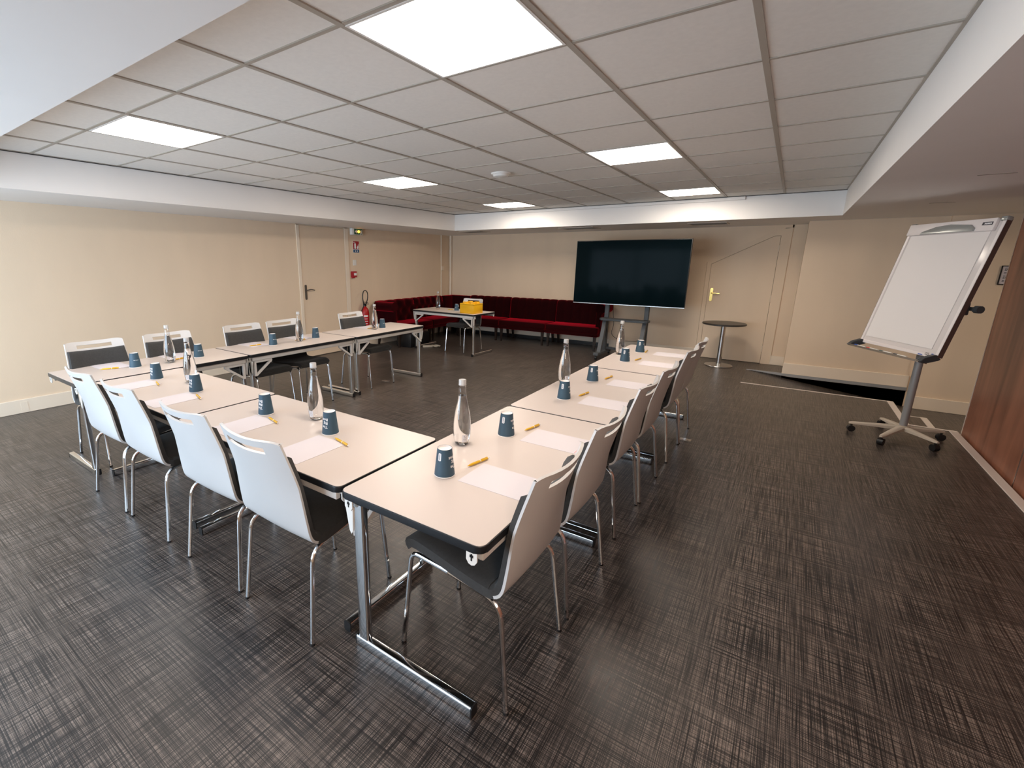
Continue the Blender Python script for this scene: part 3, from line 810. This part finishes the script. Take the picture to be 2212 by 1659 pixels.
# yellow storage box with round studs
t = empty('storage_box', (-2.985, 4.905, ZT), math.radians(-6)); tag(t, 'yellow plastic storage box with round studs on its lid', 'box')
bm = newbm(); box(bm, -.155, .155, -.13, .13, 0, .150, .004, 2); obj('box_body', bm, M_YEL, t)
bm = newbm(); box(bm, -.157, .157, -.132, .132, .151, .172, .004, 2); lid = obj('lid', bm, M_YEL, t)
for sx in (-1, 1):
    for sy in (-1, 1):
        bm = newbm(); lathe(bm, [(0, .172), (.050, .172), (.050, .196), (.047, .199), (0, .199)], 28, (sx*.077, sy*.064, 0)); obj('stud', bm, M_YEL, lid)

# ================================================================== TELEVISION
t = empty('television', (-.68, 6.12, 0), math.radians(-.5)); tag(t, 'large black flat television on a rolling stand', 'television')
bm = newbm(); box(bm, -.915, .915, 0, .045, .925, 1.985, .006, 2); obj('housing', bm, M_BLACK, t)
bm = newbm(); box(bm, -.905, .905, -.002, .001, .940, 1.975); obj('screen', bm, M_SCREEN, t)
bm = newbm(); box(bm, -.915, .915, -.004, .01, .921, .931); obj('bezel', bm, M_STEEL, t)
bm = newbm(); tube(bm, catmull([(-.22, .06, .95), (-.21, .09, .75), (-.19, .10, .58), (-.215, .12, .40), (-.12, .3, .28), (0, .8, .20), (.05, 1.02, .2)], 6), .004, 6); obj('power_cable', bm, M_BLACK, t)
s = empty('television_stand', (-.68, 6.20, 0)); tag(s, 'dark grey rolling stand carrying the television', 'television stand')
for sx, x in ((-1, -.335), (1, .325)):
    bm = newbm(); box(bm, x-.035, x+.035, -.0, .055, .12, 1.75, .005, 1); obj('post', bm, M_GREY, s)
    bm = newbm(); prism(bm, [(-.06, .69), (.0, .69), (.0, .60), (-.20, .12), (-.27, .12)], x-.03+sx*.0, x+.03, 'x'); obj('strut', bm, M_STAND, s)
    bm = newbm(); box(bm, x-.045, x+.045, -.42, .38, .075, .12, .006, 1); bar = obj('foot_bar', bm, M_STAND, s)
    for y in (-.38, .34):
        bm = newbm(); cyl(bm, (x-.014, y, .035), (x+.014, y, .035), .035, 16); box(bm, x-.02, x+.02, y-.014, y+.014, .04, .075); c = obj('caster', bm, M_BLACK, s)
        bm = newbm(); cyl(bm, (x-.0155, y, .035), (x+.0155, y, .035), .014, 12); obj('hub', bm, M_CHROME, c)
bm = newbm(); prism(bm, rrect(-.40, .40, -.17, -.0, .03, 3), .660, .690); box(bm, -.37, .36, -.19, -.17, .655, .69, .004, 1); obj('shelf', bm, M_GREY, s)
bm = newbm(); box(bm, -.335, .325, .01, .05, .13, .17, .004, 1); obj('crossbar', bm, M_GREY, s)
bm = newbm(); box(bm, -.335, .325, .0, .04, 1.35, 1.45, .004, 1); obj('mounting_plate', bm, M_GREY, s)
# move the stand so its posts sit behind the screen
s.location = (-.66, 6.172, 0)

# ================================================================== ROUND TABLE
t = empty('bistro_table', (.77, 6.55, 0)); tag(t, 'small round dark table on a chrome pedestal before the slanted door', 'table')
bm = newbm(); lathe(bm, [(0, .668), (.300, .668), (.312, .674), (.312, .690), (.305, .696), (0, .696)], 48); obj('tabletop', bm, M_TABGREY, t)
bm = newbm(); cyl(bm, (0, 0, .02), (0, 0, .668), .038, 24); obj('pedestal', bm, M_CHROME, t)
bm = newbm(); lathe(bm, [(0, 0), (.200, 0), (.205, .006), (.200, .014), (.10, .026), (.045, .034), (0, .034)], 48); obj('base', bm, M_STEEL, t)
bm = newbm(); lathe(bm, [(0, .65), (.08, .65), (.08, .668), (0, .668)], 24); obj('mounting_plate', bm, M_GREY, t)

# ================================================================== SOFAS
def scallop(w, z0, z1, y0, lean, n, kind, th=.10):
    """front surface at y=y0 leaning back by lean; channels or buttons"""
    NI, NJ = 22, n*8
    G = []
    for i in range(NI+1):
        u = i/NI; row = []
        for j in range(NJ+1):
            v = j/NJ; x = -w/2 + w*v
            c = abs(math.sin(PI*v*n))
            z = z0 + (z1-z0)*u
            if kind == 'channel':
                d = .016*(c**.5) ; z += .010*u**6*(c**.5)
            else:
                rows_ = 3; a = v*n; b = u*rows_
                dist = 1
                for q in range(-1, n+2):
                    for p in range(0, rows_+1):
                        ox = q + (.5 if p % 2 else 0)
                        dist = min(dist, math.hypot((a-ox)*w/n, (b-p-.5)*(z1-z0)/rows_)/.10)
                d = .042*min(1, dist)**.7; z += .010*u**6*c**.5
            bulge = .03*math.sin(PI*min(1, u*1.0))*0
            y = y0 + lean*u - d - bulge
            if u > .86: y += .05*((u-.86)/.14)**2; z -= .0
            row.append(Vector((x, y, z)))
        G.append(row)
    bm = newbm(); nj = NJ+1
    A = [[bm.verts.new(p) for p in r] for r in G]
    B = [[bm.verts.new((p.x, max(y0+lean+th*.9, p.y+.02), p.z)) for p in r] for r in G]
    for i in range(NI):
        for j in range(NJ):
            bm.faces.new((A[i][j], A[i][j+1], A[i+1][j+1], A[i+1][j])); bm.faces.new((B[i][j], B[i+1][j], B[i+1][j+1], B[i][j+1]))
        for j in (0, NJ): bm.faces.new((A[i][j], A[i+1][j], B[i+1][j], B[i][j]))
    for j in range(NJ):
        for i in (0, NI): bm.faces.new((A[i][j], A[i][j+1], B[i][j+1], B[i][j]))
    return bm
def sofa(loc, rz, w, label, kind='channel', arm=None, depth=.62, n=6, ztop=.87):
    """local: back towards +Y, sitter faces -Y; origin floor centre"""
    t = empty('velvet_sofa', loc, math.radians(rz)); tag(t, label, 'sofa', 'red velvet sofa sections round the corner')
    hw, hd = w/2, depth/2
    xl, xr = -hw, hw
    bm = newbm(); box(bm, xl+.006, xr-.006, -hd, hd-.05, .270, .335, .012, 2); obj('seat_rail', bm, M_VELVET, t)
    bm = newbm(); box(bm, xl+.006, xr-.006, -hd-.008, hd-.10, .325, .445, .028, 4)
    for v in bm.verts:
        if v.co.z > .40: v.co.z += .018*math.cos(v.co.x/w*PI)*math.cos(v.co.y/depth*PI)
    obj('seat_cushion', bm, M_VELVET, t)
    bm = scallop(w-.012, .40, ztop, hd-.135, .045, n, kind); obj('backrest', bm, M_VELVET, t, ang=80)
    if kind == 'button':
        for q in range(n+1):
            for p in range(3):
                v = (q+(.5 if p % 2 else 0))/n
                if not .05 < v < .95: continue
                u = (p+.5)/3
                bm = newbm(); bmesh.ops.create_uvsphere(bm, u_segments=8, v_segments=5, radius=.012, matrix=Matrix.Translation((-w/2+w*v, hd-.135+.045*u-.002, .40+(ztop-.40)*u)) @ Matrix.Scale(.5, 4, (0, 1, 0)))
                obj('button', bm, M_VELVET, t)
    for sx in (-1, 1):
        for sy in (-1, 1):
            x, y = sx*(hw-.06), (-hd+.045 if sy < 0 else hd-.08)
            bm = newbm()
            a = [(x-.026, y-.026), (x+.026, y-.026), (x+.026, y+.026), (x-.026, y+.026)]
            k = .016; dy = .05 if sy > 0 else 0
            lo = [bm.verts.new((x+(p[0]-x)*.6+sx*.0, y+(p[1]-y)*.6+dy, 0)) for p in a]; hi = [bm.verts.new((p[0], p[1], .275)) for p in a]
            bm.faces.new(lo); bm.faces.new(hi)
            for q in range(4): bm.faces.new((lo[q], lo[(q+1) % 4], hi[(q+1) % 4], hi[q]))
            obj('leg', bm, M_DWOOD, t)
    if arm:
        s = -1 if arm == 'left' else 1; xa = s*(hw-.045)
        bm = newbm(); box(bm, xa-.045, xa+.045, -hd+.11, hd-.03, .275, ztop-.10, .018, 3); ar = obj('arm', bm, M_VELVET, t)
        bm = newbm(); cyl(bm, (xa+s*.035, -hd+.10, ztop-.085), (xa+s*.035, hd-.05, ztop-.085), .092, 24)
        bmesh.ops.bevel(bm, geom=[e for e in bm.edges if e.calc_face_angle(0) > 1], offset=.012, segments=2, affect='EDGES')
        obj('arm_roll', bm, M_VELVET, ar)
    return t
SB = YB - .38
sofa((-3.86, SB, 0), 0, 1.05, 'dark red velvet sofa section just right of the room corner')
sofa((-2.80, SB, 0), 0, 1.05, 'red velvet sofa section in the middle of the back wall, bright seat front')
sofa((-1.745, SB, 0), 0, 1.05, 'red velvet sofa section with rolled right arm beside the television', arm='right')
SX = XL + .355
sofa((SX, 5.09, 0), 90, 1.07, 'tufted red velvet sofa section with rolled arm by the extinguisher', 'button', arm='left', n=4, ztop=.86)
sofa((SX, 6.14, 0), 90, 1.03, 'tufted red velvet sofa section on the left wall beside the corner', 'button', n=5, ztop=.86)
t = empty('corner_seat', (XL+.42, 6.89, 0)); tag(t, 'red velvet corner seat joining the two sofa runs', 'sofa')
bm = newbm(); box(bm, -.31, .245, -.22, .20, .27, .445, .025, 3); obj('seat_cushion', bm, M_VELVET, t)
bm = newbm(); box(bm, -.34, .245, .10, .22, .40, .86, .03, 3); obj('backrest', bm, M_VELVET, t)
bm = newbm(); box(bm, -.34, -.22, -.22, .10, .40, .86, .03, 3); obj('side_backrest', bm, M_VELVET, t)
for sx in (-.25, .24):
    for sy in (-.18, .15):
        bm = newbm(); box(bm, sx-.022, sx+.022, sy-.022, sy+.022, 0, .27); obj('leg', bm, M_DWOOD, t)
# dark box under the table near the sofa + extension cord
bm = newbm(); box(bm, -4.60, -4.24, 4.72, 5.30, 0, .262, .01, 2)
tag(obj('storage_crate', bm, M_BLACK), 'black low box tucked under the left red sofa', 'box')
t = empty('extension_cord', (-4.02, 5.02, 0)); tag(t, 'cream extension cord bundled on the floor beside the black box', 'cord')
bm = newbm(); box(bm, -.13, .06, -.03, .03, 0, .035, .008, 2)
for v in bm.verts: v.co = Matrix.Rotation(.9, 3, 'Z') @ v.co
obj('socket_strip', bm, M_CORD, t)
pts = []
for k in range(60):
    a = k*.62; r = .05+.018*math.sin(k*1.7); pts.append((.09+r*math.cos(a)*1.5, .09+r*math.sin(a), .012+.018*abs(math.sin(k*.9))))
bm = newbm(); tube(bm, catmull(pts, 3), .005, 6); obj('cable', bm, M_CORD, t)

# ================================================================== LEFT WALL FITTINGS
t = empty('exit_sign', (XL, 4.16, 2.085)); tag(t, 'green emergency exit light with glowing amber lamp above the extinguisher sign', 'exit sign')
bm = newbm(); box(bm, 0, .07, -.13, .13, 0, .115, .006, 2); obj('housing', bm, M_PENW, t)
bm = newbm(); box(bm, .070, .073, -.085, .115, .010, .105); obj('face', bm, M_GREEN, t)
bm = newbm(); prism(bm, [(-.07, .058), (-.03, .09), (-.03, .073), (.03, .073), (.03, .043), (-.03, .043), (-.03, .026)], .073, .075, 'x'); obj('arrow', bm, M_PRINT, t)
bm = newbm(); cyl(bm, (.073, .085, .08), (.076, .085, .08), .009, 10); prism(bm, [(.06, .068), (.10, .072), (.098, .045), (.11, .015), (.098, .015), (.085, .038), (.07, .015), (.058, .015), (.072, .05)], .073, .075, 'x'); obj('running_figure', bm, M_PRINT, t)
bm = newbm(); bmesh.ops.create_uvsphere(bm, u_segments=16, v_segments=10, radius=.024, matrix=Matrix.Translation((.077, .02, .058))); obj('amber_lamp', bm, M_AMBER, t)
t = empty('extinguisher_sign', (XL, 4.17, 1.775)); tag(t, 'red and blue fire extinguisher sign on the left wall', 'sign')
bm = newbm(); box(bm, 0, .004, -.075, .075, 0, .205); obj('panel', bm, M_PRINT, t)
bm = newbm(); box(bm, .004, .005, -.073, .073, .060, .203); obj('red_field', bm, M_REDD, t)
bm = newbm(); box(bm, .004, .005, -.073, .073, .002, .052); obj('blue_field', bm, M_BLUE, t)
bm = newbm(); prism(bm, rrect(-.045, -.005, .068, .165, .014, 4), .005, .006, 'x'); prism(bm, [(-.032, .165), (-.018, .165), (-.018, .178), (-.055, .190), (-.068, .175), (-.064, .172), (-.052, .182), (-.032, .174)], .005, .006, 'x'); obj('extinguisher_symbol', bm, M_PRINT, t)
bm = newbm(); prism(bm, [(.02, .068), (.055, .068), (.064, .10), (.055, .13), (.06, .155), (.045, .14), (.042, .115), (.030, .125), (.028, .105), (.018, .10)], .005, .006, 'x'); obj('flame_symbol', bm, M_PRINT, t)
bm = newbm()
for y in (-.022, .028): cyl(bm, (.005, y, .027), (.006, y, .027), .014, 12)
obj('class_symbols', bm, M_SILK, t)
bm = newbm(); box(bm, XL, XL+.012, 4.075, 4.155, 1.545, 1.645, .002, 1); tag(obj('blank_plate', bm, M_PENW), 'blank white cover plate between the sign and the red call point', 'wall plate')
t = empty('fire_call_point', (XL, 4.07, 1.335)); tag(t, 'small square red fire alarm call point on the left wall', 'alarm')
bm = newbm(); box(bm, 0, .045, -.055, .055, 0, .105, .004, 2); obj('housing', bm, M_REDD, t)
bm = newbm(); box(bm, .045, .047, -.018, .045, .032, .075); obj('window', bm, M_PRINT, t)
bm = newbm(); box(bm, .01, .04, -.05, .01, -.018, 0); obj('base_tab', bm, M_REDD, t)
t = empty('fire_extinguisher', (XL+.10, 4.24, .20)); tag(t, 'red fire extinguisher with looped black hose hung beside the door', 'fire extinguisher')
bm = newbm(); lathe(bm, [(0, 0), (.070, 0), (.078, .012), (.078, .46), (.070, .52), (.045, .565), (.025, .58), (.025, .60), (0, .60)], 28); obj('cylinder', bm, M_RED, t)
bm = newbm(); lathe(bm, [(0, .595), (.032, .595), (.032, .635), (0, .64)], 18); box(bm, -.02, .10, -.012, .012, .635, .648, .003, 1); box(bm, -.02, .085, -.012, .012, .665, .676, .003, 1); obj('valve', bm, M_BLACK, t)
bm = newbm(); tube(bm, catmull([(.01, .02, .63), (.02, .055, .72), (.02, .065, .82), (.02, .03, .88), (.02, -.03, .88), (.03, -.07, .82), (.03, -.075, .74), (.02, -.05, .66), (0, -.03, .60), (.0, -.082, .50), (0, -.085, .30)], 6), .009, 8); obj('hose', bm, M_BLACK, t)
bm = newbm()
for k in range(7):
    z = .40-.045*k; ww = .030 if k % 2 else .038
    G = [[bm.verts.new((.0788*math.cos(a), .0788*math.sin(a), z+q)) for a in [-.9+ww/.078*(u-2)/2 + .35 for u in range(5)]] for q in (0, .010 if k else .03)]
    for j in range(4): bm.faces.new((G[0][j], G[0][j+1], G[1][j+1], G[1][j]))
obj('printed_label', bm, M_PRINT, t)
bm = newbm(); box(bm, -.10, -.078, -.02, .02, .40, .50); obj('wall_bracket', bm, M_STEEL, t)

# framed notice in the corridor
t = empty('framed_notice', (3.645, YP-.06, 1.50)); tag(t, 'small black framed notice on the wall behind the flipchart', 'framed notice')
bm = newbm(); ring_prism(bm, [(-.085, -.112), (.085, -.112), (.085, .112), (-.085, .112)], [(-.076, -.103), (.076, -.103), (.076, .103), (-.076, .103)], -.018, 0, 'y'); obj('frame', bm, M_BLACK, t)
bm = newbm(); box(bm, -.076, .076, -.010, -.004, -.103, .103); obj('sheet', bm, M_PAPER, t)
bm = newbm(); zz = .082
for k, ln in enumerate((.085, .10, .06, 0, .08, .09, 0, .06, .08, .09, 0, .09, .07)):
    if ln:
        x = -.055
        while x < -.055+ln:
            wv = random.uniform(.008, .022); box(bm, x, x+wv, -.0108, -.0100, zz-.004, zz+.003); x += wv+.004
    zz -= .0130
obj('notice_text', bm, M_INK, t, smooth=False)

# ================================================================== FLIPCHART
q = dict(x=2.404, y=3.75, z=.862, yaw=math.radians(-61.5), tilt=math.radians(12.0), w=.885, h=1.145)
fc = empty('flipchart_easel', (2.615, 3.905, 0), q['yaw']); tag(fc, 'mobile white flipchart easel tilted back on a five-star wheeled base', 'flipchart')
loc0 = Matrix.Rotation(-q['yaw'], 3, 'Z') @ Vector((q['x']-2.615, q['y']-3.905, q['z']))
# panel space: X right, Y back, Z up the tilted board; origin at board bottom centre
PM = Matrix.Translation(loc0) @ Matrix.Rotation(-q['tilt'], 4, 'X')
hw, hh = q['w']/2, q['h']
def pobj(name, bm, m, parent=fc, **k):
    bmesh.ops.transform(bm, matrix=PM, verts=bm.verts); return obj(name, bm, m, parent, **k)
bm = newbm(); box(bm, -hw+.012, hw-.012, .004, .030, .012, hh-.012); pobj('board', bm, M_BOARD)
for sx in (-1, 1):
    bm = newbm(); x = sx*(hw-.014); box(bm, x-.014, x+.014, -.004, .036, .01, hh-.01, .003, 1); s_ = pobj('side_frame', bm, M_FRAME)
    bm = newbm(); xo = sx*hw; box(bm, min(xo, xo+sx*.003), max(xo, xo+sx*.003), -.002, .036, .012, hh-.012); pobj('frame_side_face', bm, M_BROWN)
bm = newbm(); box(bm, -hw+.01, hw-.01, -.004, .034, 0, .030, .003, 1); pobj('bottom_frame', bm, M_FRAME)
bm = newbm(); box(bm, -hw+.045, hw-.085, -.0015, .0035, .070, hh-.085); pobj('paper_pad', bm, M_CUPW)
bm = newbm(); box(bm, -hw+.004, hw-.055, -.022, .004, hh-.105, hh-.006, .006, 2); pobj('header_bar', bm, M_FRAME)
bm = newbm(); prism(bm, [(-.27, hh-.104), (.24, hh-.104), (.24, hh-.078), (.20, hh-.050), (.02, hh-.036), (-.12, hh-.046), (-.25, hh-.082)], -.040, -.021, 'y', .005, 2); pobj('clamp', bm, M_CLAMP)
for sx in (-1, 1):
    bm = newbm(); x = sx*(hw-.022); box(bm, x-.026, x+.026, -.010, .038, hh-.030, hh+.006, .008, 2); pobj('corner_cap', bm, M_CLAMP)
    bm = newbm()
    prism(bm, [(.0, .030), (-.02, .028), (-.085, -.012), (-.110, -.050), (-.085, -.058), (-.045, -.048), (.02, -.012), (.036, .0)], min(x-.022, x+.022), max(x-.022, x+.022), 'x', .004, 1); pobj('tray_bracket', bm, M_GREY)
bm = newbm(); box(bm, -hw+.02, hw-.02, -.105, -.035, -.058, -.050, .002, 1); box(bm, -hw+.02, hw-.02, -.107, -.102, -.058, -.040); pobj('tray', bm, M_STEEL)
bm = newbm(); box(bm, hw-.16, hw-.075, -.0235, -.0222, hh-.060, hh-.036); bd = pobj('badge', bm, M_INK)
bm = newbm()
for k in range(5): box(bm, hw-.140+k*.012, hw-.131+k*.012, -.0242, -.0237, hh-.054, hh-.042)
bmesh.ops.transform(bm, matrix=PM, verts=bm.verts); obj('badge_lettering', bm, M_PRINT, bd, smooth=False)
b = text_mesh('GS', .034)
for v in b.verts: v.co = Vector((v.co.x + hw-.122, -.0048, v.co.y + .012))
pobj('test_mark', b, M_INK, smooth=False)
bm = newbm(); box(bm, hw-.185, hw-.140, -.0050, -.0042, .006, .013); box(bm, hw-.060, hw-.040, -.0050, -.0042, .014, .034); pobj('test_sticker', bm, M_MBLUE)
# markers lying on the tray: things of their own
TM = Matrix.Translation((2.615, 3.905, 0)) @ Matrix.Rotation(q['yaw'], 4, 'Z') @ PM
for k, (mm, cn) in enumerate(((M_MBLUE, 'blue'), (M_MRED, 'red'), (M_MGREEN, 'green'), (M_BLACK, 'black'))):
    mk = empty('marker_pen'); mk.matrix_world = TM @ Matrix.Translation((-hw+.10+k*.165, -.062, -.041)); tag(mk, 'whiteboard marker with %s cap on the flipchart tray' % cn, 'marker', 'markers on the flipchart tray')
    bm = newbm(); cyl(bm, (-.012, 0, 0), (.085, 0, 0), .0085, 12); obj('barrel', bm, M_PENW, mk)
    bm = newbm(); cyl(bm, (-.055, 0, 0), (-.012, 0, 0), .0095, 12); obj('pen_cap', bm, mm, mk)
bm = newbm(); cyl(bm, (0, 0, .10), (0, 0, 1.06), .030, 24); obj('pole', bm, M_SILV, fc)
bm = newbm(); cyl(bm, (0, 0, .70), (0, 0, 1.22), .024, 24); obj('inner_pole', bm, M_GREY, fc)
PV = PM @ Vector((0, .035, .42))
bm = newbm(); tube(bm, [(0, 0, 1.18), (PV.x*.4, PV.y*.5, 1.22), tuple(PV)], .028, 12); cyl(bm, (-.20, PV.y, PV.z), (.20, PV.y, PV.z), .022, 12); obj('tilt_bracket', bm, M_GREY, fc)
bm = newbm(); p = PM @ Vector((hw-.03, .085, .44)); box(bm, p.x-.03, p.x+.02, p.y-.06, p.y-.02, p.z-.05, p.z+.05, .006, 1); cyl(bm, (p.x-.03, p.y, p.z), (p.x+.045, p.y, p.z), .016, 12); cyl(bm, (p.x+.045, p.y, p.z), (p.x+.085, p.y, p.z), .030, 10); obj('height_knob', bm, M_GREY, fc)
bm = newbm(); cyl(bm, (0, 0, .075), (0, 0, .125), .050, 20); obj('hub', bm, M_BEIGE, fc)
a0 = math.atan2(3.503-3.83, 2.411-2.565) - q['yaw']
# world azimuths measured for the five casters
for wx, wy in ((2.228, 3.852), (2.411, 3.503), (2.806, 3.62), (2.869, 4.014), (2.51, 4.19)):
    v = Matrix.Rotation(-q['yaw'], 3, 'Z') @ Vector((wx-2.615, wy-3.905, 0)); L = min(.42, v.length); v = v.normalized()*max(L, .33)
    n = v.normalized(); s2 = Vector((-n.y, n.x, 0))
    bm = newbm()
    rings = []
    for f, ww, zt, zb in ((.0, .034, .122, .080), (.5, .027, .110, .082), (.96, .020, .098, .078), (1.03, .012, .092, .078)):
        c = v*f; rings.append([bm.verts.new((c.x+s2.x*a, c.y+s2.y*a, z)) for a, z in ((-ww, zb), (ww, zb), (ww, zt-.008), (ww*.5, zt), (-ww*.5, zt), (-ww, zt-.008))])
    for a, b_ in zip(rings, rings[1:]):
        for i in range(6): bm.faces.new((a[i], a[(i+1) % 6], b_[(i+1) % 6], b_[i]))
    bm.faces.new(rings[0]); bm.faces.new(rings[-1])
    arm = obj('base_arm', bm, M_BEIGE, fc)
    bm = newbm(); c = v*.97
    cyl(bm, (c.x-s2.x*.022, c.y-s2.y*.022, .031), (c.x+s2.x*.022, c.y+s2.y*.022, .031), .031, 18); cyl(bm, (c.x, c.y, .04), (c.x, c.y, .082), .010, 8)
    obj('caster', bm, M_BLACK, arm)
